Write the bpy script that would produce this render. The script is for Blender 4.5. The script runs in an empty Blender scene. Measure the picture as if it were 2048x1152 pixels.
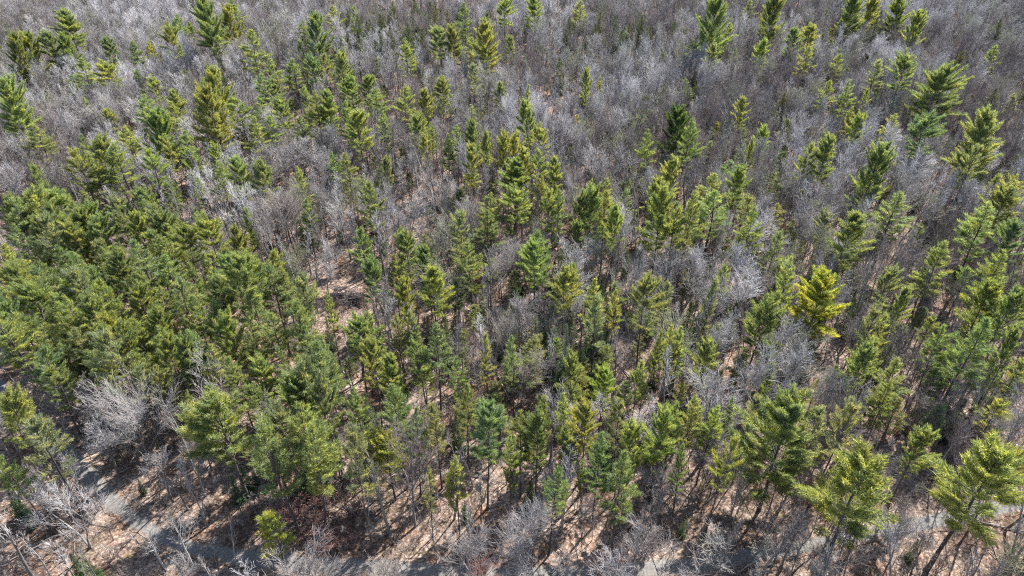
import bpy, math, random
import numpy as np
from mathutils import Vector

# ------------------------------------------------------------------ camera, sky, sun, exposure
SC = bpy.context.scene
COL = SC.collection
H_CAM, DEP = 72.0, math.radians(34.5)
cam_d = bpy.data.cameras.new('camera')
cam_d.sensor_width = 36.0
cam_d.lens = 24.0
cam_d.clip_start, cam_d.clip_end = 0.5, 3000.0
cam = bpy.data.objects.new('camera', cam_d)
COL.objects.link(cam)
cam.location = (0, 0, H_CAM)
cam.rotation_euler = (math.pi / 2 - DEP, 0, 0)
SC.camera = cam

SUN_EL, SUN_AZ = math.radians(48), math.radians(39)       # azimuth from +Y (away from camera) towards +X
world = bpy.data.worlds.new('World')
SC.world = world
world.use_nodes = True
wn = world.node_tree
sky = wn.nodes.new('ShaderNodeTexSky')
sky.sky_type = 'NISHITA'
sky.sun_disc = False
sky.sun_elevation = SUN_EL
sky.sun_rotation = SUN_AZ
bg = wn.nodes['Background']
bg.inputs['Strength'].default_value = 0.10
wn.links.new(sky.outputs[0], bg.inputs['Color'])

sun_d = bpy.data.lights.new('sun', 'SUN')
sun_d.energy = 5.0
sun_d.angle = math.radians(0.5)
sun_d.color = (1.0, 0.95, 0.88)
sun = bpy.data.objects.new('sun', sun_d)
COL.objects.link(sun)
sdir = Vector((math.sin(SUN_AZ) * math.cos(SUN_EL), math.cos(SUN_AZ) * math.cos(SUN_EL), math.sin(SUN_EL)))
sun.rotation_euler = sdir.to_track_quat('Z', 'Y').to_euler()
sun.location = (60, 80, 150)

SC.view_settings.view_transform = 'Standard'
SC.view_settings.look = 'None'
SC.view_settings.gamma = 1.0
SC.view_settings.exposure = 1.85
SC.render.engine = 'CYCLES'
SC.cycles.max_bounces = 5
SC.cycles.diffuse_bounces = 2
SC.cycles.transmission_bounces = 3
SC.cycles.use_denoising = False
SC.cycles.pixel_filter_type = 'BLACKMAN_HARRIS'
SC.cycles.filter_width = 1.15

# ------------------------------------------------------------------ photograph geometry (2048 x 1152 frame)
FPX = 1365.3
CX, CY = 1024.0, 576.0
cD, sD = math.cos(DEP), math.sin(DEP)


def ray(px, py):
    a, b = (px - CX) / FPX, (CY - py) / FPX
    return np.array([a, cD + b * sD, -sD + b * cD])


def at(px, py, z=0.0):
    """world point on the horizontal plane z seen at that place of the photo"""
    d = ray(px, py)
    k = (z - H_CAM) / d[2]
    return np.array([d[0] * k, d[1] * k, z])


def proj(x, y, z):
    dz = z - H_CAM
    dep = y * cD - dz * sD
    up = y * sD + dz * cD
    return CX + FPX * x / dep, CY - FPX * up / dep, dep


# ------------------------------------------------------------------ terrain
TRACK_PX = [(-160, 640), (-60, 715), (20, 790), (95, 868), (150, 930), (196, 974), (230, 1012), (270, 1040), (306, 1069),
            (378, 1097), (449, 1108), (560, 1124), (665, 1136), (747, 1139), (900, 1143), (1050, 1145), (1152, 1142),
            (1263, 1137), (1400, 1124), (1520, 1106), (1640, 1089), (1760, 1068), (1880, 1044), (2048, 1008), (2240, 960)]
tp = np.array([at(a, b)[:2] for a, b in TRACK_PX])


def smooth_line(p, step):
    seg = np.linalg.norm(np.diff(p, axis=0), axis=1)
    t = np.concatenate([[0], np.cumsum(seg)])
    n = int(t[-1] / step)
    s = np.linspace(0, t[-1], n)
    q = np.stack([np.interp(s, t, p[:, k]) for k in range(2)], 1)
    for _ in range(40):
        q[1:-1] = 0.25 * q[:-2] + 0.5 * q[1:-1] + 0.25 * q[2:]
    return q


TRACK = smooth_line(tp, 0.6)


def track_dist(x, y):
    x, y = np.atleast_1d(x), np.atleast_1d(y)
    out = np.full(x.shape, 1e9)
    for q in TRACK[::2]:
        out = np.minimum(out, (x - q[0]) ** 2 + (y - q[1]) ** 2)
    return np.sqrt(out)


def hgt(x, y):
    return (0.55 * np.sin(x * 0.045 + 1.3) * np.cos(y * 0.038 + 0.4) + 0.3 * np.sin(x * 0.11 - y * 0.07)
            + 0.18 * np.sin(x * 0.31 + y * 0.23 + 2.0) * np.sin(y * 0.27 - x * 0.12))


# ------------------------------------------------------------------ mesh helpers
def mesh_from(name, verts, faces, mats, midx=None, smooth=False):
    me = bpy.data.meshes.new(name)
    verts = np.asarray(verts, dtype=np.float32)
    if isinstance(faces, np.ndarray):
        n, k = faces.shape
        me.vertices.add(len(verts))
        me.vertices.foreach_set('co', verts.ravel())
        me.loops.add(n * k)
        me.loops.foreach_set('vertex_index', faces.astype(np.int32).ravel())
        me.polygons.add(n)
        me.polygons.foreach_set('loop_start', np.arange(0, n * k, k, dtype=np.int32))
        me.update(calc_edges=True)
    else:
        me.from_pydata(verts.tolist(), [], faces)
    for m in mats:
        me.materials.append(m)
    if midx is not None:
        me.polygons.foreach_set('material_index', np.asarray(midx, dtype=np.int32))
    if smooth:
        me.polygons.foreach_set('use_smooth', np.ones(len(me.polygons), dtype=bool))
    me.update()
    return me


class Tubes:
    """collects tapered tubes as triangles"""
    def __init__(self):
        self.v, self.f, self.n = [], [], 0

    def add(self, pts, rad, sides):
        pts = np.asarray(pts, float)
        m = len(pts)
        d = np.gradient(pts, axis=0)
        d /= np.linalg.norm(d, axis=1)[:, None] + 1e-9
        ref = np.array([0.0, 0.0, 1.0]) if abs(d[0][2]) < 0.8 else np.array([1.0, 0.0, 0.0])
        u = np.cross(d, ref)
        u /= np.linalg.norm(u, axis=1)[:, None] + 1e-9
        w = np.cross(d, u)
        a = np.arange(sides) * 2 * math.pi / sides
        ring = pts[:, None, :] + np.asarray(rad)[:, None, None] * (np.cos(a)[None, :, None] * u[:, None, :] + np.sin(a)[None, :, None] * w[:, None, :])
        self.v.append(ring.reshape(-1, 3))
        i = np.arange(m - 1)[:, None] * sides
        j = np.arange(sides)[None, :]
        k = (j + 1) % sides
        A, B, C, D = i + j, i + k, i + sides + k, i + sides + j
        q = np.concatenate([np.stack([A, B, C], -1).reshape(-1, 3), np.stack([A, C, D], -1).reshape(-1, 3)])
        self.f.append(q + self.n)
        self.n += m * sides

    def arrays(self):
        if not self.v:
            return np.zeros((0, 3)), np.zeros((0, 3), int)
        return np.concatenate(self.v), np.concatenate(self.f)


def unit(v):
    return v / (np.linalg.norm(v) + 1e-9)


# ------------------------------------------------------------------ materials
def new_mat(name):
    m = bpy.data.materials.new(name)
    m.use_nodes = True
    nt = m.node_tree
    for n in list(nt.nodes):
        nt.nodes.remove(n)
    return m, nt, nt.nodes, nt.links


def node(ns, kind, **kw):
    n = ns.new(kind)
    for k, v in kw.items():
        setattr(n, k, v)
    return n


def ramp(ns, stops):
    r = ns.new('ShaderNodeValToRGB')
    el = r.color_ramp.elements
    while len(el) < len(stops):
        el.new(0.5)
    for e, (p, c) in zip(el, stops):
        e.position = p
        e.color = (*c, 1)
    return r


def mixc(ns, ln, fac, a, b, blend='MIX'):
    m = ns.new('ShaderNodeMix')
    m.data_type = 'RGBA'
    m.blend_type = blend
    for s, v in ((0, fac), (6, a), (7, b)):
        if isinstance(v, (int, float)):
            m.inputs[s].default_value = v
        elif isinstance(v, tuple):
            m.inputs[s].default_value = (*v, 1)
        else:
            ln.new(v, m.inputs[s])
    return m.outputs[2]


def foliage_mat(name, trans=0.58, tint=None, two=None):
    m, nt, ns, ln = new_mat(name)
    out = node(ns, 'ShaderNodeOutputMaterial')
    oi = node(ns, 'ShaderNodeObjectInfo')
    geo = node(ns, 'ShaderNodeNewGeometry')
    tc = node(ns, 'ShaderNodeTexCoord')
    no = node(ns, 'ShaderNodeTexNoise')
    no.inputs['Scale'].default_value = 0.55
    no.inputs['Detail'].default_value = 2
    ln.new(tc.outputs['Object'], no.inputs['Vector'])
    # needle bunches differ a little in hue and value; whole boughs drift between fresh and dull green
    r1 = ramp(ns, [(0.0, (0.62, 0.66, 0.70)), (0.5, (1, 1, 1)), (1.0, (1.42, 1.34, 1.1))])
    ln.new(geo.outputs['Random Per Island'], r1.inputs[0])
    r2 = ramp(ns, [(0.32, (0.82, 0.90, 1.08)), (0.68, (1.16, 1.08, 0.85))])
    ln.new(no.outputs['Fac'], r2.inputs[0])
    base = tint if tint else oi.outputs['Color']
    if two:
        ng = node(ns, 'ShaderNodeTexNoise')
        ng.inputs['Scale'].default_value = 0.42
        ng.inputs['Detail'].default_value = 4
        ln.new(tc.outputs['Object'], ng.inputs['Vector'])
        rg = ramp(ns, [(0.34, two[0]), (0.43, tuple(0.5 * (a + b) for a, b in zip(*two))), (0.52, two[1])])
        ln.new(ng.outputs['Fac'], rg.inputs[0])
        base = rg.outputs[0]
    c = mixc(ns, ln, 1.0, base, r1.outputs[0], 'MULTIPLY')
    c = mixc(ns, ln, 1.0, c, r2.outputs[0], 'MULTIPLY')
    nb = node(ns, 'ShaderNodeTexNoise')
    nb.inputs['Scale'].default_value = 0.33
    nb.inputs['Detail'].default_value = 3
    ln.new(tc.outputs['Object'], nb.inputs['Vector'])
    r3 = ramp(ns, [(0.38, (0.70, 0.80, 0.95)), (0.58, (1, 1, 1))])
    ln.new(nb.outputs['Fac'], r3.inputs[0])
    c = mixc(ns, ln, 1.0, c, r3.outputs[0], 'MULTIPLY')
    pb = node(ns, 'ShaderNodeBsdfPrincipled')
    pb.inputs['Roughness'].default_value = 0.55
    pb.inputs['Specular IOR Level'].default_value = 0.35
    ln.new(c, pb.inputs['Base Color'])
    tr = node(ns, 'ShaderNodeBsdfTranslucent')
    ct = mixc(ns, ln, 1.0, c, (1.25, 1.22, 0.6), 'MULTIPLY')
    ln.new(ct, tr.inputs['Color'])
    mx = node(ns, 'ShaderNodeMixShader')
    mx.inputs[0].default_value = trans
    ln.new(pb.outputs[0], mx.inputs[1])
    ln.new(tr.outputs[0], mx.inputs[2])
    ln.new(mx.outputs[0], out.inputs['Surface'])
    return m


def bark_mat(name, stops, scale=3.0, rough=0.85, per_object=True, spec=0.25):
    m, nt, ns, ln = new_mat(name)
    out = node(ns, 'ShaderNodeOutputMaterial')
    pb = node(ns, 'ShaderNodeBsdfPrincipled')
    pb.inputs['Roughness'].default_value = rough
    pb.inputs['Specular IOR Level'].default_value = spec
    tc = node(ns, 'ShaderNodeTexCoord')
    no = node(ns, 'ShaderNodeTexNoise')
    no.inputs['Scale'].default_value = scale
    no.inputs['Detail'].default_value = 3
    ln.new(tc.outputs['Object'], no.inputs['Vector'])
    oi = node(ns, 'ShaderNodeObjectInfo')
    if per_object:
        r = ramp(ns, stops)
        ln.new(oi.outputs['Random'], r.inputs[0])
        base = r.outputs[0]
    else:
        rgb = node(ns, 'ShaderNodeRGB')
        rgb.outputs[0].default_value = (*stops[0][1], 1)
        base = rgb.outputs[0]
    r2 = ramp(ns, [(0.3, (0.7, 0.7, 0.7)), (0.7, (1.25, 1.25, 1.25))])
    ln.new(no.outputs['Fac'], r2.inputs[0])
    c = mixc(ns, ln, 1.0, base, r2.outputs[0], 'MULTIPLY')
    ln.new(c, pb.inputs['Base Color'])
    ln.new(pb.outputs[0], out.inputs['Surface'])
    return m


M_NEEDLE = foliage_mat('pine_needles')
M_GOLD = foliage_mat('golden_needles', two=((0.22, 0.26, 0.085), (0.38, 0.37, 0.085)))
M_FIR = foliage_mat('fir_needles', 0.35)
M_FARFIR = foliage_mat('far_fir_needles', 0.35, (0.08, 0.115, 0.045))
M_FARPINE = foliage_mat('far_pine_needles', 0.5, (0.17, 0.195, 0.09))
M_PINEBARK = bark_mat('pine_bark', [(0, (0.06, 0.05, 0.045)), (1, (0.10, 0.085, 0.077))])
M_BARK = bark_mat('grey_bark', [(0.0, (0.112, 0.100, 0.092)), (0.5, (0.194, 0.179, 0.171)), (1.0, (0.338, 0.323, 0.312))])
M_TWIG = bark_mat('grey_twigs', [(0.0, (0.145, 0.127, 0.121)), (0.25, (0.297, 0.276, 0.273)), (0.5, (0.200, 0.182, 0.179)), (0.72, (0.373, 0.352, 0.348)),
                                 (0.86, (0.228, 0.228, 0.166)), (1.0, (0.228, 0.179, 0.172))], scale=1.2, spec=0.4, rough=0.6)
M_BIRCH = bark_mat('white_birch_bark', [(0, (0.30, 0.285, 0.27)), (1, (0.40, 0.38, 0.36))], scale=5.0)
M_PALE = bark_mat('pale_twigs', [(0, (0.23, 0.215, 0.205)), (1, (0.29, 0.27, 0.26))], scale=1.2)
M_RED = bark_mat('red_twigs', [(0, (0.14, 0.075, 0.066)), (1, (0.19, 0.105, 0.095))], scale=1.2)
M_BROWN = bark_mat('brown_twigs', [(0, (0.125, 0.088, 0.073)), (0.5, (0.200, 0.156, 0.138)), (1, (0.288, 0.250, 0.231))], scale=1.2)
M_LILAC = bark_mat('pale_lilac_twigs', [(0, (0.312, 0.299, 0.303)), (1, (0.468, 0.448, 0.455))], scale=1.2, spec=0.4, rough=0.6)
M_BROADTW = bark_mat('mid_grey_twigs', [(0, (0.280, 0.263, 0.260)), (1, (0.350, 0.329, 0.325))], scale=1.2)
M_UMBER = bark_mat('umber_twigs', [(0, (0.119, 0.101, 0.098)), (1, (0.203, 0.165, 0.161))], scale=1.2)
M_OLIVE = bark_mat('olive_twigs', [(0, (0.162, 0.162, 0.101)), (1, (0.243, 0.243, 0.162))], scale=1.2)
M_DEAD = bark_mat('dead_wood', [(0, (0.15, 0.135, 0.12)), (1, (0.26, 0.24, 0.222))], scale=2.0)
M_DARKWOOD = bark_mat('charred_brush', [(0, (0.05, 0.042, 0.045)), (1, (0.14, 0.12, 0.12))], scale=2.0)


def ground_mat(track=False):
    m, nt, ns, ln = new_mat('gravel_track' if track else 'leaf_litter')
    out = node(ns, 'ShaderNodeOutputMaterial')
    pb = node(ns, 'ShaderNodeBsdfPrincipled')
    pb.inputs['Roughness'].default_value = 0.95
    pb.inputs['Specular IOR Level'].default_value = 0.1
    tc = node(ns, 'ShaderNodeTexCoord')

    def noise(scale, detail=4, rough=0.6):
        n = node(ns, 'ShaderNodeTexNoise')
        n.inputs['Scale'].default_value = scale
        n.inputs['Detail'].default_value = detail
        n.inputs['Roughness'].default_value = rough
        ln.new(tc.outputs['Object'], n.inputs['Vector'])
        return n.outputs['Fac']
    fine = ramp(ns, [(0.34, (0.034, 0.026, 0.021)), (0.45, (0.104, 0.079, 0.063)), (0.55, (0.201, 0.159, 0.132)), (0.66, (0.40, 0.335, 0.295))])
    ln.new(noise(2.6, 6, 0.72), fine.inputs[0])
    big = ramp(ns, [(0.36, (0.62, 0.52, 0.46)), (0.5, (0.92, 0.88, 0.86)), (0.66, (1.12, 1.08, 1.06))])
    ln.new(noise(0.11, 3), big.inputs[0])
    c = mixc(ns, ln, 1.0, fine.outputs[0], big.outputs[0], 'MULTIPLY')
    rustf = ramp(ns, [(0.50, (0, 0, 0)), (0.66, (0.75, 0.75, 0.75))])
    ln.new(noise(0.17, 5, 0.65), rustf.inputs[0])
    c = mixc(ns, ln, rustf.outputs[0], c, mixc(ns, ln, 1.0, c, (0.78, 0.56, 0.42), 'MULTIPLY'))
    mossf = ramp(ns, [(0.60, (0, 0, 0)), (0.72, (0.55, 0.55, 0.55))])
    ln.new(noise(0.23, 4), mossf.inputs[0])
    c = mixc(ns, ln, mossf.outputs[0], c, (0.12, 0.105, 0.045))
    if track:
        g = ramp(ns, [(0.3, (0.075, 0.070, 0.064)), (0.55, (0.145, 0.138, 0.13)), (0.75, (0.20, 0.192, 0.183))])
        ln.new(noise(3.5, 6, 0.7), g.inputs[0])
        at_ = node(ns, 'ShaderNodeAttribute', attribute_name='edge')
        ad = node(ns, 'ShaderNodeMath', operation='ADD')
        ln.new(at_.outputs['Fac'], ad.inputs[0])
        sc = node(ns, 'ShaderNodeMath', operation='MULTIPLY')
        ln.new(noise(0.9, 5, 0.7), sc.inputs[0])
        sc.inputs[1].default_value = 1.0
        ln.new(sc.outputs[0], ad.inputs[1])
        er = ramp(ns, [(0.90, (0, 0, 0)), (1.15, (1, 1, 1))])
        # ramp positions are clamped to 0..1, so scale first
        h = node(ns, 'ShaderNodeMath', operation='MULTIPLY')
        h.inputs[1].default_value = 0.5
        ln.new(ad.outputs[0], h.inputs[0])
        er.color_ramp.elements[0].position = 0.50
        er.color_ramp.elements[1].position = 0.66
        ln.new(h.outputs[0], er.inputs[0])
        c = mixc(ns, ln, er.outputs[0], g.outputs[0], c)
    ln.new(c, pb.inputs['Base Color'])
    bp = node(ns, 'ShaderNodeBump')
    bp.inputs['Strength'].default_value = 0.35 if track else 0.9
    bp.inputs['Distance'].default_value = 0.12
    ln.new(noise(2.6, 6, 0.72), bp.inputs['Height'])
    ln.new(bp.outputs[0], pb.inputs['Normal'])
    ln.new(pb.outputs[0], out.inputs['Surface'])
    return m


M_GROUND = ground_mat(False)
M_TRACK = ground_mat(True)

# ------------------------------------------------------------------ ground and track
def axis(lo, mid0, mid1, hi, step):
    a = np.arange(mid0, mid1 + 1e-6, step)
    left = lo + (mid0 - lo) * np.linspace(0, 1, 8)[:-1]
    right = mid1 + (hi - mid1) * np.linspace(0, 1, 8)[1:]
    return np.concatenate([left, a, right])


gx = axis(-1500, -240, 240, 1500, 1.6)
gy = axis(-400, 10, 380, 2600, 1.6)
X, Y = np.meshgrid(gx, gy)
Z = hgt(X, Y)
far = np.clip((np.hypot(X, Y - 100) - 420) / 300, 0, 1)
Z = Z * (1 - far)
V = np.stack([X, Y, Z], -1).reshape(-1, 3)
nx, ny = len(gx), len(gy)
ii, jj = np.meshgrid(np.arange(nx - 1), np.arange(ny - 1))
b = (jj * nx + ii).ravel()
F = np.stack([b, b + 1, b + nx + 1, b + nx], -1)
g = bpy.data.objects.new('ground', mesh_from('ground', V, F, [M_GROUND], smooth=True))
COL.objects.link(g)
g['kind'] = 'structure'
g['label'] = 'forest floor covered in pale tan leaf litter'

tan = np.gradient(TRACK, axis=0)
tan /= np.linalg.norm(tan, axis=1)[:, None]
nor = np.stack([-tan[:, 1], tan[:, 0]], 1)
offs = np.linspace(-1, 1, 9)
rng = np.random.default_rng(3)
halfw = 1.35 + 0.25 * np.sin(np.arange(len(TRACK)) * 0.09) + 0.1 * rng.standard_normal(len(TRACK))
tv, te = [], []
for k, o in enumerate(offs):
    p = TRACK + nor * (o * halfw)[:, None]
    z = hgt(p[:, 0], p[:, 1]) + 0.07 + 0.03 * (1 - o * o) - 0.02 * np.exp(-((abs(o) - 0.5) / 0.15) ** 2)
    tv.append(np.stack([p[:, 0], p[:, 1], z], 1))
    te.append(np.full(len(TRACK), abs(o)))
tv = np.stack(tv, 1).reshape(-1, 3)
te = np.stack(te, 1).ravel()
n_o = len(offs)
a0 = (np.arange(len(TRACK) - 1)[:, None] * n_o + np.arange(n_o - 1)[None, :]).ravel()
tme = mesh_from('forest_track', tv, np.stack([a0, a0 + 1, a0 + n_o + 1, a0 + n_o], -1), [M_TRACK], smooth=True)
tme.attributes.new('edge', 'FLOAT', 'POINT').data.foreach_set('value', te.astype(np.float32))
t_o = bpy.data.objects.new('track', tme)
COL.objects.link(t_o)
t_o['kind'] = 'structure'
t_o['label'] = 'narrow grey gravel track winding along the forest edge'


# ------------------------------------------------------------------ conifer builder (returns trunk mesh, crown mesh at unit height 20 / given)
def conifer(seed, H=20.0, W=7.0, cb=0.4, kind='pine', dens=1.0, lean=0.0, gappy=0.12, needle=M_NEEDLE, dome=False):
    r = np.random.default_rng(seed)
    wood = Tubes()
    nz = 11
    zz = np.linspace(0, H, nz)
    wob = np.cumsum(r.normal(0, 0.06 * H / 20, (nz, 2)), axis=0)
    tx = wob[:, 0] + lean * zz
    ty = wob[:, 1]
    R0 = 0.0092 * H
    rad = R0 * (1 - (zz / H)) ** 0.8 + 0.012
    rad[0] *= 1.35
    wood.add(np.stack([tx, ty, zz - 0.15], 1), rad, 7)

    def axis_at(z):
        return np.array([np.interp(z, zz, tx), np.interp(z, zz, ty), z])
    cen, axs, siz = [], [], []
    pine = kind == 'pine'
    z = cb * H
    side = r.uniform(0, 2 * math.pi)                      # a fuller side
    while z < H - 0.12:
        t = (z - cb * H) / (H - cb * H)
        if pine:
            prof = (0.62 + 1.55 * t) if t < 0.24 else ((1 - t) / 0.76) ** 0.72
            if dome:
                prof = (0.7 + 1.3 * t) if t < 0.23 else math.sqrt(max(0.0, 1 - ((t - 0.23) / 0.79) ** 2.3)) + 0.02
            nb = r.integers(4, 7)
        elif kind == 'cedar':
            prof = min(1.0, (0.75 + t)) * (1 - t ** 2.2) ** 0.8 + 0.05
            nb = r.integers(6, 9)
        else:
            prof = (1 - t) ** 1.05 * (1 if t > 0.12 else 0.8) + 0.03
            nb = r.integers(5, 8)
        az0 = r.uniform(0, 6.28)
        for k in range(nb):
            if r.random() < gappy:
                continue
            az = az0 + k * 2 * math.pi / nb + r.normal(0, 0.25)
            L = W / 2 * prof * r.uniform(0.55, 1.25) * (1 + 0.16 * math.cos(az - side))
            if L < 0.18:
                L = 0.18
            if pine:
                el = math.radians(0 + 58 * t ** 1.1 + r.normal(0, 8))
                if dome:
                    el = math.radians(12 + 56 * t ** 1.1 + r.normal(0, 9))
                curl = 0.22
            elif kind == 'cedar':
                el = math.radians(12 + 45 * t + r.normal(0, 8))
                curl = 0.2
            else:
                el = math.radians(-22 + 55 * t ** 1.3 + r.normal(0, 5))
                curl = 0.12
            d = np.array([math.cos(az) * math.cos(el), math.sin(az) * math.cos(el), math.sin(el)])
            p0 = axis_at(z + r.uniform(-0.2, 0.2) * (1 if pine else 0.4))
            s = np.array([0, 0.35, 0.7, 1.0])
            pts = p0 + d * (L * s)[:, None] + np.array([0, 0, 1]) * (L * curl * s ** 2)[:, None]
            rb = (0.011 + 0.012 * L) * (1 if pine else 0.7)
            wood.add(pts, rb * (1 - 0.8 * s), 3)
            lat = unit(np.cross(d, [0, 0, 1]))
            n = max(2, int(L * (3.8 if pine else 4.2) * dens))
            for q in range(n):
                sq = (0.30 if pine else 0.12) + (0.72 if pine else 0.9) * (q + r.random()) / n
                pc = p0 + d * (L * sq) + np.array([0, 0, L * curl * sq * sq])
                for sg in ((-1, 1) if q < n - 1 else (0,)):
                    l2 = ((1.05 - sq) * L * (0.48 if pine else 0.55) + (0.32 if pine else 0.06)) * r.uniform(0.5, 1.15)
                    ax = unit(d * 0.85 + lat * sg * r.uniform(0.45, 0.95) + np.array([0, 0, r.uniform(0.15, 0.6) if pine else 0.05]))
                    m = max(1, int(round(l2 / 0.38)))
                    for w_ in range(m):
                        cen.append(pc + ax * (l2 * (w_ + 0.6) / m))
                        axs.append(ax)
                        siz.append(r.uniform(0.8, 1.2) * ((0.8 + 0.2 * min(1, L)) if pine else (1.05 - 0.6 * t)))
        z += (0.92 if pine else 0.42) * r.uniform(0.75, 1.3) * (H / 20 if pine else max(0.5, H / 12)) * (1.15 - 0.45 * t)
    # leader
    top = axis_at(H)
    for q in range(6):
        cen.append(top + np.array([0, 0, -0.15 * q]))
        axs.append(np.array([0, 0, 1.0]))
        siz.append(0.7)
    # dead branch stubs under the crown
    if pine:
        for q in range(int(14 * cb / 0.4)):
            zq = r.uniform(0.14, cb + 0.1) * H
            az = r.uniform(0, 6.28)
            L = r.uniform(0.5, 2.0)
            d = np.array([math.cos(az), math.sin(az), r.uniform(-0.2, 0.25)])
            p0 = axis_at(zq)
            wood.add([p0, p0 + d * L * 0.55, p0 + d * L + np.array([0, 0, r.normal(0, 0.15)])], [0.028, 0.018, 0.006], 3)
    cen, axs, siz = np.array(cen), np.array(axs), np.array(siz)
    nbl = 10 if pine else 8
    N = len(cen) * nbl
    C = np.repeat(cen, nbl, 0) + r.normal(0, 0.10 if pine else 0.05, (N, 3))
    A = np.repeat(axs, nbl, 0) + r.normal(0, 0.36, (N, 3)) + np.array([0, 0, 0.15])
    A /= np.linalg.norm(A, axis=1)[:, None]
    S = np.repeat(siz, nbl)
    ln_ = S * r.uniform(0.28, 0.66, N) * (1.0 if pine else 0.62)
    wd = ln_ * r.uniform(0.10, 0.20, N) * (1.0 if pine else 1.35)
    side_v = np.cross(A, r.normal(0, 1, (N, 3)))
    side_v /= np.linalg.norm(side_v, axis=1)[:, None] + 1e-9
    base = C - A * (0.25 * ln_)[:, None]
    v0 = base + side_v * (wd * 0.5)[:, None]
    v1 = base - side_v * (wd * 0.5)[:, None]
    v2 = C + A * (0.75 * ln_)[:, None]
    vv = np.stack([v0, v1, v2], 1).reshape(-1, 3)
    ff = np.arange(N * 3).reshape(-1, 3)
    tvv, tff = wood.arrays()
    trunk = mesh_from('trunk', tvv, tff, [M_PINEBARK], smooth=True)
    crown = mesh_from('crown', vv, ff, [needle])
    return trunk, crown, H, W


# ------------------------------------------------------------------ bare tree builder
def bare(seed, H=14.0, W=6.0, cb=0.35, form='round', mats=(M_BARK, M_TWIG), tw=1.0, dense=1.0, multi=1):
    r = np.random.default_rng(seed)
    big, small = Tubes(), Tubes()
    UP = np.array([0, 0, 1.0])

    def line(p, d, L, r0, r1, n, wob, up):
        pts = [p]
        d = d.copy()
        for k in range(n):
            d = unit(d + r.normal(0, wob, 3) + UP * up)
            pts.append(pts[-1] + d * L / n)
        return np.array(pts), np.linspace(r0, r1, n + 1)

    def pt(pts, s):
        x = s * (len(pts) - 1)
        i = min(int(x), len(pts) - 2)
        return pts[i] + (pts[i + 1] - pts[i]) * (x - i), unit(pts[i + 1] - pts[i])

    def side(d, ang):
        v = unit(np.cross(d, r.normal(0, 1, 3)))
        return unit(d * math.cos(ang) + v * math.sin(ang))
    for st in range(multi):
        d0 = unit(np.array([r.normal(0, 0.03), r.normal(0, 0.03), 1]))
        if multi > 1:
            az = st * 6.28 / multi + r.uniform(0, 1)
            d0 = unit(np.array([math.cos(az) * 0.22, math.sin(az) * 0.22, 1]))
        R0 = 0.0115 * H / (1 if multi == 1 else 1.35)
        Ht = H * (0.8 if form == 'round' else 0.95)
        tr, trr = line(np.array([0, 0, -0.15]), d0, Ht, R0, 0.03, 9, 0.045, 0.02)
        big.add(tr, trr, 6)
        n1 = int((11 if form == 'round' else 15) * dense / (1 if multi == 1 else 1.4))
        for i in range(n1):
            s = cb + (0.98 - cb) * (i + r.random()) / n1
            p, d = pt(tr, s)
            u = (s - cb) / (1 - cb)
            if form == 'round':
                ang = math.radians(r.uniform(26, 52) * (1 - 0.45 * u))
                L = W / 2 * r.uniform(0.8, 1.15) * (1.25 - 0.35 * u)
            else:
                ang = math.radians(r.uniform(18, 42))
                L = W / 2 * r.uniform(0.7, 1.1) * (1.15 - 0.6 * u)
            rr = max(0.034, R0 * 0.44 * (1 - 0.55 * s))
            l1, l1r = line(p, side(d, ang), L, rr, 0.018, 5, 0.07, 0.12)
            big.add(l1, l1r, 4)
            n2 = max(4, int(7 * dense * L / 3))
            for j in range(n2):
                s2 = 0.22 + 0.78 * (j + r.random()) / n2
                p2, d2 = pt(l1, min(s2, 0.99))
                L2 = L * r.uniform(0.34, 0.62) * (1.2 - 0.45 * s2)
                l2, l2r = line(p2, side(d2, math.radians(r.uniform(20, 42))), L2, 0.021 * tw, 0.010 * tw, 3, 0.06, 0.12)
                small.add(l2, l2r, 3)
                n3 = max(3, int(5 * dense * min(1.3, L2)))
                for k in range(n3):
                    s3 = 0.2 + 0.8 * (k + r.random()) / n3
                    p3, d3 = pt(l2, min(s3, 0.99))
                    L3 = L2 * r.uniform(0.35, 0.7) + 0.2
                    l3, l3r = line(p3, side(d3, math.radians(r.uniform(16, 38))), L3, 0.0145 * tw, 0.006 * tw, 2, 0.07, 0.12)
                    small.add(l3, l3r, 3)
                    for m in range(2):
                        p4, d4 = pt(l3, r.uniform(0.3, 0.98))
                        L4 = L3 * r.uniform(0.3, 0.6)
                        l4, l4r = line(p4, side(d4, math.radians(r.uniform(20, 50))), L4, 0.0115 * tw, 0.005 * tw, 1, 0.05, 0.08)
                        small.add(l4, l4r, 3)
    bv, bf = big.arrays()
    sv, sf = small.arrays()
    return mesh_from('trunk', bv, bf, [mats[0]], smooth=True), mesh_from('crown', sv, sf, [mats[1]]), H, W


def joined(name, tc, leaf=None):
    t, c = tc[0], tc[1]
    v = np.zeros((len(t.vertices) + len(c.vertices), 3), np.float32)
    a = np.zeros(len(t.vertices) * 3, np.float32)
    t.vertices.foreach_get('co', a)
    b_ = np.zeros(len(c.vertices) * 3, np.float32)
    c.vertices.foreach_get('co', b_)
    v = np.concatenate([a.reshape(-1, 3), b_.reshape(-1, 3)])
    fa = np.zeros(len(t.polygons) * 3, np.int32)
    t.loops.foreach_get('vertex_index', fa)
    fb = np.zeros(len(c.polygons) * 3, np.int32)
    c.loops.foreach_get('vertex_index', fb)
    f = np.concatenate([fa.reshape(-1, 3), fb.reshape(-1, 3) + len(t.vertices)])
    mi = np.concatenate([np.zeros(len(t.polygons)), np.ones(len(c.polygons))])
    return mesh_from(name, v, f, [t.materials[0], leaf or c.materials[0]], mi)


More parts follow.
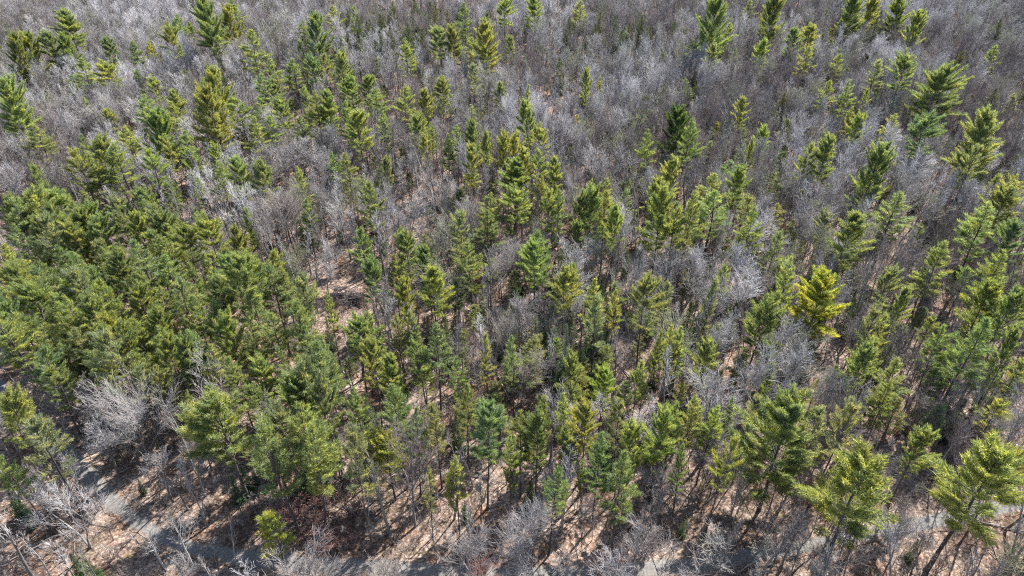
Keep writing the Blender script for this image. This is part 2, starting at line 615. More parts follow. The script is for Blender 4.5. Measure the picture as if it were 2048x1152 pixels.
PINES = [conifer(11, 20, 6.6, 0.50, gappy=0.12, dome=True), conifer(12, 20, 6.0, 0.44, gappy=0.18), conifer(13, 20, 6.8, 0.55, gappy=0.16, dome=True), conifer(14, 20, 5.6, 0.38, gappy=0.22),
         conifer(15, 20, 6.6, 0.60, gappy=0.14, dome=True), conifer(16, 20, 6.2, 0.48, gappy=0.28, dens=0.85, lean=0.012), conifer(17, 20, 7.0, 0.42, gappy=0.14, dome=True), conifer(18, 20, 5.8, 0.52, gappy=0.24, dens=0.9),
         conifer(19, 20, 6.6, 0.46, gappy=0.10, dome=True), conifer(20, 20, 6.2, 0.56, gappy=0.34, dens=0.9, lean=-0.01, dome=True), conifer(21, 20, 5.4, 0.48, gappy=0.2), conifer(22, 20, 6.4, 0.40, gappy=0.3)]
THIN = [conifer(31, 20, 5.4, 0.45, gappy=0.35, dens=0.75, dome=True), conifer(32, 20, 5.0, 0.38, gappy=0.38, dens=0.7), conifer(33, 20, 5.6, 0.5, gappy=0.32, dens=0.75, dome=True)]
BIG = [conifer(41, 20, 9.6, 0.26, gappy=0.1, dome=True), conifer(42, 20, 9.0, 0.34, gappy=0.12, dome=True)]
FIRS = [conifer(51, 8, 3.4, 0.04, 'fir', needle=M_FIR, gappy=0.05), conifer(52, 8, 3.0, 0.05, 'fir', needle=M_FIR, gappy=0.1),
        conifer(53, 8, 3.6, 0.06, 'fir', needle=M_FIR, gappy=0.12)]
CEDARS = [conifer(61, 12, 4.4, 0.10, 'cedar', needle=M_FIR, gappy=0.05), conifer(62, 12, 4.0, 0.12, 'cedar', needle=M_FIR, gappy=0.1)]
BARES = [bare(101, 14, 6.5, 0.42), bare(102, 14, 5.8, 0.48), bare(103, 14, 7.2, 0.38), bare(104, 14, 6.0, 0.50, dense=0.85),
         bare(105, 14, 6.4, 0.40, dense=0.9, multi=2), bare(106, 14, 5.2, 0.46, dense=0.85)]
POLES = [bare(121, 14, 3.6, 0.52, 'pole', dense=0.85), bare(122, 14, 3.2, 0.60, 'pole', dense=0.8), bare(123, 14, 4.0, 0.45, 'pole', dense=0.8), bare(124, 14, 3.0, 0.5, 'pole', dense=0.65)]
BROAD = [bare(141, 14, 12.5, 0.2, 'round', (M_BARK, M_BROADTW), tw=0.9, dense=0.95), bare(142, 14, 9.0, 0.26, 'round', (M_BARK, M_BROADTW), dense=1.1)]
BIRCH = [bare(151, 14, 4.6, 0.35, 'pole', (M_BIRCH, M_PALE)), bare(152, 14, 5.2, 0.4, 'round', (M_BIRCH, M_PALE), dense=0.8),
         bare(153, 14, 5.0, 0.3, 'pole', (M_BIRCH, M_PALE), dense=0.8)]
SHRUB = [bare(161, 3, 3.0, 0.08, 'round', (M_BROWN, M_BROWN), tw=0.7, dense=0.6, multi=3), bare(162, 2.4, 2.6, 0.06, 'round', (M_BROWN, M_BROWN), tw=0.7, dense=0.55, multi=3),
         bare(163, 3.6, 2.6, 0.1, 'round', (M_BROWN, M_TWIG), tw=0.7, dense=0.55, multi=2)]
LILAC = [bare(181, 14, 7.0, 0.35, 'round', (M_BARK, M_LILAC)), bare(182, 14, 6.4, 0.40, 'round', (M_BARK, M_LILAC)), bare(183, 14, 3.8, 0.45, 'pole', (M_BARK, M_LILAC))]
UMBER = [bare(184, 14, 6.8, 0.35, 'round', (M_BARK, M_UMBER)), bare(185, 14, 5.8, 0.30, 'round', (M_BARK, M_UMBER), multi=2), bare(186, 14, 3.6, 0.4, 'pole', (M_BARK, M_UMBER))]
OLIVE = [bare(187, 14, 5.6, 0.30, 'round', (M_BARK, M_OLIVE)), bare(188, 14, 3.6, 0.35, 'pole', (M_BARK, M_OLIVE))]
REDS = [bare(171, 4, 3.4, 0.1, 'round', (M_RED, M_RED), tw=0.9, dense=0.9, multi=3)]

# ------------------------------------------------------------------ where the pines stand: (tile, x, top y, crown width, crown height, tone) read off the photo at 3x
TILE = {'A': (0, 0), 'B': (683, 0), 'C': (1365, 0), 'D': (0, 384), 'E': (683, 384), 'F': (1365, 384), 'G': (0, 768), 'H': (683, 768), 'I': (1365, 768)}
PINE_LIST = {
 'A': "140,225,150,190,l 60,235,140,200,g 300,215,130,180,g 385,225,110,140,m 480,350,130,150,l 630,390,140,130,l 30,530,180,170,l 430,450,100,90,g 1060,85,120,150,m 1010,170,120,200,l 1250,10,180,160,m 1210,80,120,150,m 1360,60,150,160,l 1410,0,120,120,m 1490,190,150,230,l 1880,120,170,170,g 1815,140,110,110,m 1640,345,120,140,l 1750,350,130,120,l 1860,350,100,130,g 1940,350,120,120,m 1990,40,120,100,m 1270,430,180,190,l 1570,430,170,180,m 870,560,170,130,m 1030,545,110,120,l 1040,600,150,150,l 1190,530,130,100,l 1250,560,220,180,l 1430,590,160,150,l 1560,580,140,130,l 1600,690,120,110,l 1520,700,150,180,l 1880,540,140,250,l 1800,690,120,150,g 1680,610,110,130,l 1960,560,140,220,m 210,755,170,80,l 760,740,170,180,l 935,690,200,200,m 890,910,150,180,l 1110,790,130,130,l 1010,840,110,120,l 485,810,100,120,g 460,910,180,230,m 580,870,160,200,m 680,870,190,230,l 540,960,150,180,m 1150,900,120,90,l 1290,890,120,110,l 1310,960,150,180,m 1430,960,150,180,l 1590,990,180,160,m 1790,990,110,160,l 990,1060,120,110,m 1190,1060,90,90,l 2000,900,110,120,g 650,240,110,120,g 790,240,90,110,g 880,250,80,60,y 910,490,80,80,l 830,450,80,80,g 640,670,90,60,l 2030,330,120,140,m",
 'B': "745,15,110,190,g 980,10,130,170,l 1165,0,120,190,l 1430,0,120,130,l 380,240,130,180,l 590,190,150,150,m 670,170,120,160,m 870,170,180,140,o 780,230,110,90,l 1020,230,80,100,m 50,480,130,120,l 200,530,170,110,m 370,540,130,150,l 480,550,120,130,l 620,495,150,140,l 40,600,130,200,l 90,680,180,200,l 255,660,110,140,m 430,650,130,140,l 460,720,130,120,m 530,740,80,80,l 30,920,130,150,m 210,1010,80,80,l 270,980,90,100,m 790,390,110,80,s 1110,540,80,220,m 1480,450,90,150,l 1545,470,50,170,m 690,770,110,180,l 630,820,100,120,m 790,760,100,120,g 500,840,80,90,l 780,910,130,180,l 870,830,80,150,m 980,840,130,180,l 1050,840,100,160,l 1190,800,130,150,l 1080,920,150,180,l 1200,930,130,150,l 1040,980,200,170,m 1280,980,120,170,l 1840,790,120,210,l 1990,980,140,170,l 1520,1080,100,80,l 1590,1080,100,80,l 1890,1090,150,100,l 1210,1060,110,100,l 150,480,120,130,m",
 'C': "220,10,200,150,m 400,0,90,60,m 550,0,160,160,m 300,150,100,120,l 230,150,50,70,l 75,240,100,110,m 485,260,90,130,l 670,200,110,130,g 770,180,130,130,l 755,290,110,150,l 1030,0,130,100,m 1150,0,130,110,l 1310,0,130,100,m 1440,80,130,150,l 930,330,100,90,l 1170,370,130,90,s 1355,340,150,220,m 1880,280,100,90,l 880,480,110,110,l 1010,470,110,180,m 1120,540,60,70,l 1040,630,90,90,l 1280,670,110,110,l 1080,700,120,140,l 350,610,90,110,l 1490,710,180,230,g 1840,730,230,170,m 500,770,110,70,l 880,830,170,210,m 760,880,110,150,l 1200,890,230,260,m 410,850,50,80,l 40,730,150,220,m 180,1060,180,120,l 340,1030,150,140,m 1980,1100,130,90,l",
 'D': "70,50,170,200,m 210,40,150,150,l 310,30,180,120,l 430,70,160,140,l 280,110,120,100,g 530,100,140,140,l 630,180,170,170,m 700,80,130,180,g 850,10,150,140,m 970,140,170,200,g 830,150,130,190,l 520,20,110,110,s 440,190,150,170,l 220,180,140,160,g 30,310,130,200,l 1100,230,150,190,m 1410,250,110,130,l 1470,130,90,70,l 1820,50,120,100,m 470,360,170,180,m 360,330,150,150,g 590,350,130,150,l 720,380,170,180,m 960,400,220,150,l 800,470,130,160,l 1130,450,120,140,m 90,470,170,170,l 30,560,150,170,m 380,550,190,150,l 160,600,180,180,m 620,590,160,150,l 840,620,150,130,m 980,590,170,150,m 1390,430,170,170,m 1490,380,140,150,l 1620,400,160,140,l 1280,500,160,160,l 1700,460,150,170,m 1780,540,150,180,m 1330,570,150,170,g 1500,610,180,180,m 1150,640,180,160,l 700,680,160,140,l 490,640,160,140,m 60,690,170,170,g 300,690,160,160,l 170,760,150,150,g 660,800,170,140,o 820,760,160,150,l 950,740,160,140,m 1330,770,190,190,l 1480,740,160,160,g 1620,720,190,220,l 470,840,180,180,m 280,810,150,160,l 730,860,150,150,m 940,830,170,180,l 1150,850,170,170,m 1100,920,150,160,g 380,930,150,130,m 600,860,130,140,l 1490,870,150,140,g 250,1010,180,130,g 790,990,170,160,l 1390,980,170,150,m 1580,1000,190,150,l 1960,600,90,150,l 1930,860,150,260,g 1060,560,150,150,l 560,470,150,150,m 250,420,150,150,m 1250,380,130,120,l 900,530,150,140,m 1000,940,140,140,l 560,960,140,140,m 1240,930,150,150,l 640,1030,130,120,m 960,1040,130,120,l",
 'E': "190,0,180,230,g 130,260,150,170,m 400,250,170,210,m 510,330,150,140,m 170,420,150,160,g 300,380,140,170,m 530,460,200,220,l 370,540,130,160,l 770,285,190,260,m 1180,230,230,170,m 1160,320,170,220,m 890,0,180,200,m 1050,0,170,140,o 880,110,170,150,m 1240,0,150,200,m 1320,0,130,190,g 1500,0,180,260,m 1590,0,180,260,l 1420,40,110,190,g 1660,130,150,170,l 1930,0,200,330,m 2010,130,150,200,l 1390,430,120,130,m 1350,500,200,200,l 1530,530,150,160,l 1540,640,170,180,s 1650,590,110,140,l 1840,540,200,330,m 1960,550,120,150,s 80,770,190,220,l 170,700,160,220,m 170,900,170,180,l 430,700,130,150,m 330,740,130,130,s 550,780,190,230,g 480,900,160,170,m 840,870,110,150,s 1040,870,120,180,g 300,1000,170,150,m 1400,1000,150,150,l 1580,1060,180,90,o 1790,1020,110,120,m 1910,820,90,130,m 2000,800,150,230,l 690,1010,130,140,m",
 'F': "60,20,180,330,m 210,0,220,200,l 400,30,110,100,s 430,100,150,210,l 570,250,130,150,s 1000,170,230,260,m 1290,0,190,220,m 1860,80,200,240,l 1960,0,180,150,m 1570,320,190,210,l 1930,380,160,190,l 1980,220,140,180,g 1860,600,210,220,l 1960,670,180,210,m 500,655,230,260,m 1130,720,150,170,s 1210,760,130,150,l 1130,920,120,70,l 1780,810,220,300,m 1570,830,150,180,m 1090,980,170,170,m 1280,1010,170,150,m 140,900,170,170,l 20,800,110,180,l 180,540,110,200,s 540,1040,80,90,l",
 'G': "60,150,200,250,l 200,250,230,200,s 30,430,130,170,l 1100,50,110,110,l 260,20,170,90,g 1740,0,230,260,l 1920,0,180,330,g",
 'H': "660,540,150,190,l 80,20,200,300,m 60,330,200,350,s 310,0,210,250,g 560,130,180,200,s 740,0,180,180,m 860,170,230,260,g 1080,170,220,180,m 1180,200,190,200,g 1010,310,150,230,m 1210,80,150,120,m 1370,40,130,150,l 1480,110,200,220,o 1680,110,170,130,s 1360,290,150,160,m 1560,300,200,260,g 1760,260,180,220,l 1690,380,220,330,g 1940,150,200,200,l 2010,90,120,150,m 1270,490,170,160,g 1440,420,70,120,l 500,480,100,150,s 410,150,150,200,g",
 'I': "70,50,180,180,l 200,100,150,130,l 330,70,90,150,l 440,80,120,180,s 820,130,180,180,s 990,130,190,260,s 270,350,170,250,l 1430,335,170,130,m 1980,430,180,250,o 1260,0,150,120,m 30,350,120,150,g",
}
TONES = {'y': ((0.38, 0.36, 0.085), 'golden-yellow'), 'o': ((0.285, 0.30, 0.11), 'yellow-olive'), 'l': ((0.275, 0.30, 0.125), 'lime-green'),
         'm': ((0.23, 0.262, 0.12), 'mid-green'), 'g': ((0.195, 0.235, 0.125), 'cool-green'), 'd': ((0.10, 0.145, 0.055), 'dark-green'),
         's': ((0.235, 0.25, 0.15), 'dull sage-green')}

RND = random.Random(5)
placed = []          # (x, y, radius)
things = []          # dicts for labelling


def tree_h(px, py, w, ch, big=False):
    h = 18.0
    for _ in range(4):
        p = at(px, py, h)
        D = math.hypot(p[1], H_CAM - h)
        D = math.sqrt(D * D + p[0] ** 2)
        dep = math.atan2(H_CAM - h, math.hypot(p[0], p[1]))
        wm = w * D / FPX
        est = ch * D / FPX / max(0.4, math.cos(dep)) / 0.55
        hi = min(26.0, 5.2 * wm + 3.0)
        h = min(max(0.55 * 20 + 0.45 * est, 2.2 * wm, 5.0), hi)
    return h, wm


def add_tree(name, pr, x, y, h, w, rot, color, tilt=(0.0, 0.0)):
    t_me, c_me, PH, PW = pr
    e = bpy.data.objects.new(name, None)
    COL.objects.link(e)
    e.empty_display_size = 0.3
    e.location = (x, y, float(hgt(x, y)))
    e.rotation_euler = (tilt[0], tilt[1], rot)
    e.scale = (w / PW, w / PW, h / PH)
    for nm, me in (('trunk', t_me), ('crown', c_me)):
        o = bpy.data.objects.new(nm, me)
        COL.objects.link(o)
        o.parent = e
        o.color = (*color, 1)
    placed.append((x, y, w))
    return e


def jit(c, a=0.12):
    k = 1 + RND.uniform(-a, a)
    return (c[0] * k * (1 + RND.uniform(-a, a)), c[1] * k, c[2] * k * (1 + RND.uniform(-a, a)))


def reg(e, kind, tone, x, y, h, w, label=None, group=None):
    things.append(dict(o=e, kind=kind, tone=tone, x=x, y=y, h=h, w=w, label=label, group=group))


# landmark pines, each told apart by its look: (x, top y, width, crown height in photo pixels, tone, builder, label)
LANDMARK_PINES = [
 (1651, 560, 95, 105, 'y', BIG[1], 'golden-yellow pine, the brightest tree of the wood'),
 (1585, 812, 150, 140, 'm', BIG[0], 'very broad spreading green pine with low boughs near the track'),
 (1735, 938, 135, 118, 'o', PINES[6], 'round yellow-green pine standing right beside the track'),
 (1985, 915, 130, 130, 'o', PINES[0], 'large yellow-olive pine cut by the frame above the track'),
 (430, 800, 112, 108, 'l', PINES[8], 'bright bushy pine beside the big spreading bare tree'),
 (773, 880, 76, 80, 'y', PINES[6], 'small yellow pine among darker pines'),
 (128, 25, 46, 55, 'm', PINES[8], 'lone layered pine standing clear at the upper left'),
 (1356, 227, 64, 90, 'd', BIG[0], 'tall dark-green pine above the middle of the wood'),
 (1885, 143, 78, 80, 'm', BIG[1], 'lone layered pine standing clear at the upper right'),
 (413, 452, 62, 88, 'o', PINES[4], 'yellow-olive pine at the upper edge of the dense stand'),
 (538, 1030, 66, 92, 'y', THIN[0], 'young yellow pine leaning over the track'),
]
for px, py, w, ch, tone, pr, lab in LANDMARK_PINES:
    h, wm = tree_h(px, py, w, ch)
    for _ in range(3):
        q = at(px, py, h)
        dd = math.sqrt(q[0] ** 2 + q[1] ** 2 + (H_CAM - h) ** 2)
        cl = ch * dd / FPX / max(0.5, math.cos(math.atan2(H_CAM - h, math.hypot(q[0], q[1]))))
        h = min(25.0, max(11.0, cl / (0.62 if pr in BIG else 0.52)))
        wm = w * dd / FPX
    if wm < 4.8 and tone == 'y':
        h = min(h, 11.0)
        wm *= 1.05
    p = at(px, py, h)
    e = add_tree('pine_tree', pr, p[0], p[1], h, wm * 1.12, RND.uniform(0, 6.28), TONES[tone][0])
    if tone == 'y':
        cr = [o for o in e.children if o.name.startswith('crown')][0]
        cr.data = cr.data.copy()
        cr.data.materials[0] = M_GOLD
    reg(e, 'pine', TONES[tone][1], p[0], p[1], h, wm, lab, 'white pines of the wood')

for tile, s in PINE_LIST.items():
    ox, oy = TILE[tile]
    for rec in s.split():
        a, b_, w, ch, tone = rec.split(',')
        px, py, w, ch = ox + float(a) / 3, oy + float(b_) / 3, float(w) / 3, float(ch) / 3
        h, wm = tree_h(px, py, w, ch)
        h *= RND.uniform(0.95, 1.05)
        p = at(px, py, h)
        if track_dist(p[0], p[1])[0] < 2.0:
            p[1] += 2.5
        pr = RND.choice(THIN) if tone == 's' else RND.choice(PINES)
        if wm > 8.4 and tone != 's':
            pr = RND.choice(BIG)
        e = add_tree('pine_tree', pr, p[0], p[1], h, wm * RND.uniform(1.0, 1.16) * (0.92 if tile in 'ABC' else 1.0), RND.uniform(0, 6.28), jit(TONES[tone][0]),
                     (RND.gauss(0, 0.02), RND.gauss(0, 0.02)))
        reg(e, 'pine', TONES[tone][1], p[0], p[1], h, wm, None, 'white pines of the wood')

OPEN_PX = [(675, 610, 75, 70), (650, 540, 40, 30), (1110, 215, 45, 40), (1240, 700, 25, 60), (1785, 505, 22, 35), (1900, 610, 45, 30), (820, 450, 40, 40), (1160, 500, 30, 30), (480, 990, 60, 40),
           (430, 1050, 60, 30), (250, 1110, 80, 50), (60, 1090, 60, 60), (780, 1110, 70, 25), (960, 940, 45, 35), (1840, 980, 50, 40), (1980, 1120, 70, 40), (360, 360, 20, 15), (1600, 620, 20, 20)]


def is_open(u, v):
    return any(((u - ox) / rx) ** 2 + ((v - oy) / ry) ** 2 < 1 for ox, oy, rx, ry in OPEN_PX)


# filler pines of the same stands, smaller and mostly half hidden: one mass
PD = ["2123432233333322", "3223564442223323", "2455554432234323", "8886422455544333", "9999832444444445", "8999942245444545", "2469965555543554", "2222455555544444", "1111234444433333"]
fill_pines = []
rf = np.random.default_rng(91)
for _ in range(3200):
    u, v = rf.uniform(0, 2048), rf.uniform(10, 1080)
    if rf.random() > (int(PD[int(v // 128)][int(u // 128)]) / 9.0) ** 1.9:
        continue
    h = rf.uniform(13, 20)
    q = at(u, v, h)
    stand = int(PD[int(v // 128)][int(u // 128)]) >= 8
    if rf.random() > (0.85 if stand else 0.14 * min(1.0, (q[1] / 150.0) ** 1.3)):
        continue
    if track_dist(q[0], q[1])[0] < 2.6 or abs(proj(q[0], q[1], 0)[0] - 680) + abs(proj(q[0], q[1], 0)[1] - 610) < 130:
        continue
    dmin = min([(q[0] - a[0]) ** 2 + (q[1] - a[1]) ** 2 for a in placed] + [(q[0] - a[0]) ** 2 + (q[1] - a[1]) ** 2 for a in fill_pines])
    if (u < 520 and v > 700) or dmin < (2.5 if stand else 3.2) ** 2 or is_open(*proj(q[0], q[1], 3)[:2]):
        continue
    if any(abs(u - l[0]) < 0.75 * l[2] and -30 < v - l[1] < l[3] + 70 for l in LANDMARK_PINES):
        continue
    fill_pines.append((q[0], q[1], float(hgt(q[0], q[1])), int(rf.integers(0, 8)), h * (rf.uniform(0.26, 0.36) if stand else rf.uniform(0.2, 0.3)), h, rf.uniform(0, 6.28)))
placed += [(a[0], a[1], a[4]) for a in fill_pines]

# ------------------------------------------------------------------ firs and cedars (photo x, top y, height in m, width in m)
FIR_PX = [(1558, 52, 9), (1573, 54, 10), (1656, 56, 8), (1903, 43, 8), (1928, 45, 6), (1478, 178, 7), (1555, 230, 7), (1428, 260, 6), (1486, 272, 9),
          (1603, 175, 10), (1801, 213, 9), (1821, 223, 8), (1922, 238, 8), (2028, 80, 7), (2036, 86, 7), (1948, 93, 8), (1845, 100, 13), (1413, 50, 7),
          (206, 90, 8), (180, 73, 8), (25, 17, 10), (67, 30, 10), (290, 17, 10), (302, 17, 10), (316, 66, 9), (1000, 620, 8), (1088, 634, 9),
          (1111, 654, 10), (890, 624, 9), (1173, 677, 9), (1445, 734, 7), (1782, 614, 6), (1612, 684, 9), (1711, 584, 9), (1735, 574, 7), (1875, 737, 6),
          (600, 437, 7), (612, 428, 8), (652, 634, 7), (600, 910, 8), (618, 918, 7), (632, 908, 8), (585, 920, 6), (603, 968, 4), (480, 930, 5), (460, 950, 5),
          (505, 935, 3), (1750, 890, 4.5), (1295, 540, 7), (1110, 520, 7), (1204, 560, 7), (1530, 500, 8), (1475, 600, 9), (1455, 570, 8), (1640, 640, 8), (1590, 470, 8),
          (1690, 480, 7), (1330, 640, 7), (925, 420, 8), (930, 410, 9), (1190, 720, 7), (1600, 600, 6), (20, 990, 5), (40, 1005, 5), (1385, 600, 8), (1310, 600, 8),
          (1835, 1085, 4), (1480, 1090, 3.5), (1371, 1030, 3.5), (1905, 780, 6), (1960, 800, 7), (1990, 790, 7), (1870, 800, 6), (255, 1000, 3), (140, 1110, 4), (170, 1120, 4),
          (1060, 960, 5), (930, 1000, 4), (700, 640, 5), (1420, 200, 8), (1385, 260, 7), (1690, 230, 8), (1760, 250, 8), (1640, 300, 7), (1580, 330, 7), (1540, 300, 7), (1330, 190, 8),
          (1290, 60, 11), (1250, 50, 11), (1120, 110, 12), (1052, 105, 12), (920, 20, 13), (940, 40, 12), (860, 30, 12), (830, 40, 12), (760, 60, 12), (1060, 10, 13)]
for px, py, h in FIR_PX:
    p = at(px, py, h)
    if track_dist(p[0], p[1])[0] < 2.0:
        p[1] += 3
    w = h * RND.uniform(0.36, 0.55)
    e = add_tree('fir_tree', RND.choice(FIRS), p[0], p[1], h, w, RND.uniform(0, 6.28), jit((0.075, 0.115, 0.045), 0.25))
    reg(e, 'fir', 'dark-green', p[0], p[1], h, w, None, 'dark young firs')
CEDAR_PX = [(1755, 37, 12, 5.5), (2005, 38, 12, 5.5), (1928, 100, 11, 5), (1995, 182, 12, 6.5), (1572, 187, 10, 5), (830, 0, 14, 5), (785, 5, 14, 5), (760, 30, 13, 5),
            (735, 45, 13, 4.5), (715, 35, 13, 4.5), (780, 55, 12, 5), (815, 45, 12, 5), (845, 55, 11, 5), (720, 75, 12, 4.5), (750, 80, 11, 4.5), (1140, 30, 13, 5),
            (1200, 20, 13, 5), (1230, 30, 13, 4.5), (1260, 45, 12, 4.5), (1285, 30, 12, 4.5), (1190, 45, 12, 4.5), (605, 110, 12, 4), (615, 97, 12, 5), (445, 143, 12, 3.5),
            (1615, 45, 12, 4), (1500, 30, 13, 4), (1630, 100, 11, 4), (1245, 60, 12, 4), (1300, 55, 11, 4), (870, 10, 13, 4), (695, 20, 13, 4), (1350, 45, 11, 4), (1520, 75, 11, 4)]
for px, py, h, w in CEDAR_PX:
    h += 2.5
    p = at(px, py, h)
    e = add_tree('cedar_tree', RND.choice(CEDARS), p[0], p[1], h, w * 1.2, RND.uniform(0, 6.28), jit((0.085, 0.10, 0.036), 0.2))
    reg(e, 'cedar', 'dark olive', p[0], p[1], h, w, None, 'dark cedars')

# young pines and saplings scattered through the mixed wood
YD = ["6644466666666666", "3333344333556655", "2222222334445554", "1112223355444444", "0000024455444444", "0000034545545545", "1111244454444433", "2112243443344433", "2211133332233333"]
ycand = []
ry = np.random.default_rng(41)
yarr = np.zeros((0, 2))
parr = np.array([(a[0], a[1]) for a in placed])
for _ in range(12000):
    u, v = ry.uniform(0, 2048), ry.uniform(20, 1120)
    if ry.random() > int(YD[int(v // 128)][int(u // 128)]) / 6.0:
        continue
    h = ry.uniform(4.5, 10.5)
    q = at(u, v, h * 0.7)
    if track_dist(q[0], q[1])[0] < 2.6 or is_open(*proj(q[0], q[1], 0)[:2]) or is_open(u, v):
        continue
    if any(abs(u - l[0]) < 0.8 * l[2] and -30 < v - l[1] < l[3] + 70 for l in LANDMARK_PINES):
        continue
    if len(yarr) and ((yarr - q[:2]) ** 2).sum(1).min() < 9:
        continue
    if ((parr - q[:2]) ** 2).sum(1).min() < 2.0:
        continue
    # every sapling covers about the same patch of ground, so thin them by distance
    if q[1] < 62 or ry.random() > min(1.0, (q[1] / 190.0) ** 1.2):
        continue
    ycand.append((q[0], q[1], h, ry.random()))
    yarr = np.vstack([yarr, q[:2]])
    if len(ycand) >= 1400:
        break
ycand.sort(key=lambda q: -q[2] / (q[1] + 60))
young_far, n_f, n_p = [], 0, 0
for x, y, h, k in ycand:
    if k < 0.42:
        n_f += 1
    else:
        n_p += 1
    if (k < 0.42 and n_f > 185) or (k >= 0.42 and n_p > 200):
        young_far.append((x, y, float(hgt(x, y)), RND.randrange(3) + (0 if k < 0.42 else 3), h * (RND.uniform(0.32, 0.48)), h, RND.uniform(0, 6.28)))
        continue
    if k < 0.42:
        w = h * RND.uniform(0.3, 0.45)
        e = add_tree('fir_tree', RND.choice(FIRS), x, y, h * 0.85, w, RND.uniform(0, 6.28), jit((0.08, 0.115, 0.045), 0.3))
        reg(e, 'fir', 'dark-green', x, y, h, w, None, 'dark young firs')
    else:
        w = h * RND.uniform(0.36, 0.5)
        tone = RND.choice('sssmgl')
        e = add_tree('young_pine', RND.choice(THIN), x, y, h, w, RND.uniform(0, 6.28), jit(TONES[tone][0], 0.15))
        reg(e, 'young pine', TONES[tone][1], x, y, h, w, None, 'thin young pines')

# ------------------------------------------------------------------ bare trees read off the photo: (x, top y, height m, width m, builder, kind, label)
BARE_LM = [
 (235, 775, 14, 12.0, BROAD[0], 'bare', 'biggest spreading bare grey tree, overhanging the bend of the track'),
 (365, 872, 11, 5.5, BARES[1], 'bare', 'bare grey tree just uphill of the track bend, beside the biggest bare tree'),
 (300, 905, 7, 5.5, BARES[3], 'bare', 'low bare tree with drooping pale limbs under the biggest bare tree'),
 (152, 762, 13, 5.0, BIRCH[0], 'birch', 'white birch rising behind the biggest bare tree'),
 (286, 1042, 9, 4.2, BIRCH[2], 'birch', 'white birch leaning in front of the track near its bend'),
 (335, 1018, 10, 4.6, BIRCH[1], 'birch', 'forked white birch casting its shadow over the gravel track'),
 (118, 915, 10, 5.0, BIRCH[1], 'birch', 'chalky white tree on the near side of the track bend'),
 (62, 935, 9, 4.6, BARES[0], 'bare', 'pale grey bare tree near the frame edge below the bend'),
 (112, 975, 11, 7.5, BARES[4], 'bare', 'bare tree with a faint green tinge below the track bend'),
 (70, 800, 10, 6.0, BARES[2], 'bare', 'low bare grey tree beside the track, short of the bend'),
 (575, 1055, 9, 5.4, BIRCH[1], 'birch', 'whitish bare tree beside the young yellow pine'),
 (925, 1045, 12, 7.5, BARES[2], 'bare', 'large bare tree in front of the track, the nearer to the yellow pine'),
 (1045, 1022, 14, 8.5, BROAD[1], 'bare', 'largest bare grey crown in front of the track at mid-frame'),
 (1120, 1080, 9, 5.0, BARES[5], 'bare', 'bare crown just right of the largest bare crown at mid-frame'),
 (1340, 1085, 8, 7.0, BARES[4], 'bare', 'bushy bare tree in front of the track where shadows cross it'),
 (1570, 1000, 9, 5.0, BARES[0], 'bare', 'bare pale tree below the very broad spreading pine'),
 (1500, 1060, 8, 6.0, BARES[4], 'bare', 'dense purplish bare thicket tree below the broad pine'),
 (1790, 1010, 12, 4.5, BARES[1], 'bare', 'bare limbed tree beside the round yellow-green pine'),
 (1870, 1055, 8, 5.5, BARES[2], 'bare', 'bushy bare tree between the two big yellow-olive pines'),
 (1022, 480, 12, 6.5, BROAD[1], 'bare', 'fan-shaped pale bare tree in the middle of the wood'),
 (640, 490, 13, 5.5, BARES[0], 'bare', 'pale bare tree at the clearing with the brush pile'),
 (1405, 500, 9, 9.0, UMBER[1], 'bare', 'wide dark purplish bare tree in mid wood'),
 (1532, 530, 10, 6.0, BARES[4], 'bare', 'rounded bare tree behind the golden pine'),
 (513, 775, 14, 4.0, BIRCH[2], 'dead', 'tall whitish dead tree beside the bright bushy pine'),
 (912, 640, 13, 4.0, BIRCH[0], 'dead', 'slender whitish dead tree in the middle of the wood'),
 (960, 700, 12, 5.2, BIRCH[1], 'birch', 'pale bare tree below the fan-shaped bare tree'),
 (1075, 690, 11, 5.2, BARES[5], 'bare', 'pale bare tree next to the blue-green spruce'),
 (1870, 830, 7, 5.0, BARES[4], 'bare', 'low whitish bare tree between tall leaning trunks'),
]
for px, py, h, w, pr, kind, lab in BARE_LM:
    p = at(px, py, h)
    if track_dist(p[0], p[1])[0] < 1.6:
        p[1] += 2.0 if py < 1000 else -2.0
    e = add_tree({'bare': 'bare_tree', 'birch': 'birch_tree', 'dead': 'dead_tree'}[kind], pr, p[0], p[1], h, w, RND.uniform(0, 6.28), (0.3, 0.3, 0.3),
                 (RND.gauss(0, 0.03), RND.gauss(0, 0.03)))
    reg(e, kind, 'grey', p[0], p[1], h, w, lab, {'bare': 'leafless grey trees', 'birch': 'white birches', 'dead': 'whitish dead trees'}[kind])
# blue-green spruce and red shrub
p = at(1133, 645, 15)
e = add_tree('spruce_tree', conifer(71, 15, 4.6, 0.05, 'fir', needle=M_FIR, gappy=0.06), p[0], p[1], 15, 4.4, 1.0, (0.07, 0.105, 0.07))
reg(e, 'spruce', 'blue-green', p[0], p[1], 15, 4.6, 'spiky blue-green spruce with a pale leader in mid wood')
RED_PX = [(1030, 622, 5, 4, 'reddish leafless shrub in the middle of the wood'), (960, 1130, 4, 4.5, 'pinkish-red leafless shrub in front of the largest bare crown'),
          (600, 1000, 3, 5, 'maroon leafless shrub uphill of the young yellow pine'), (640, 990, 3, 5, 'maroon shrub beside the dark firs above the track'),
          (700, 1010, 3, 5, 'maroon shrub at the end of the row towards mid-frame'), (560, 1020, 2.6, 4, 'maroon shrub directly behind the young yellow pine'),
          (680, 1060, 2.6, 5, 'maroon shrub at the edge of the track'), (635, 1040, 2.6, 5, 'maroon shrub midway between the firs and the track')]
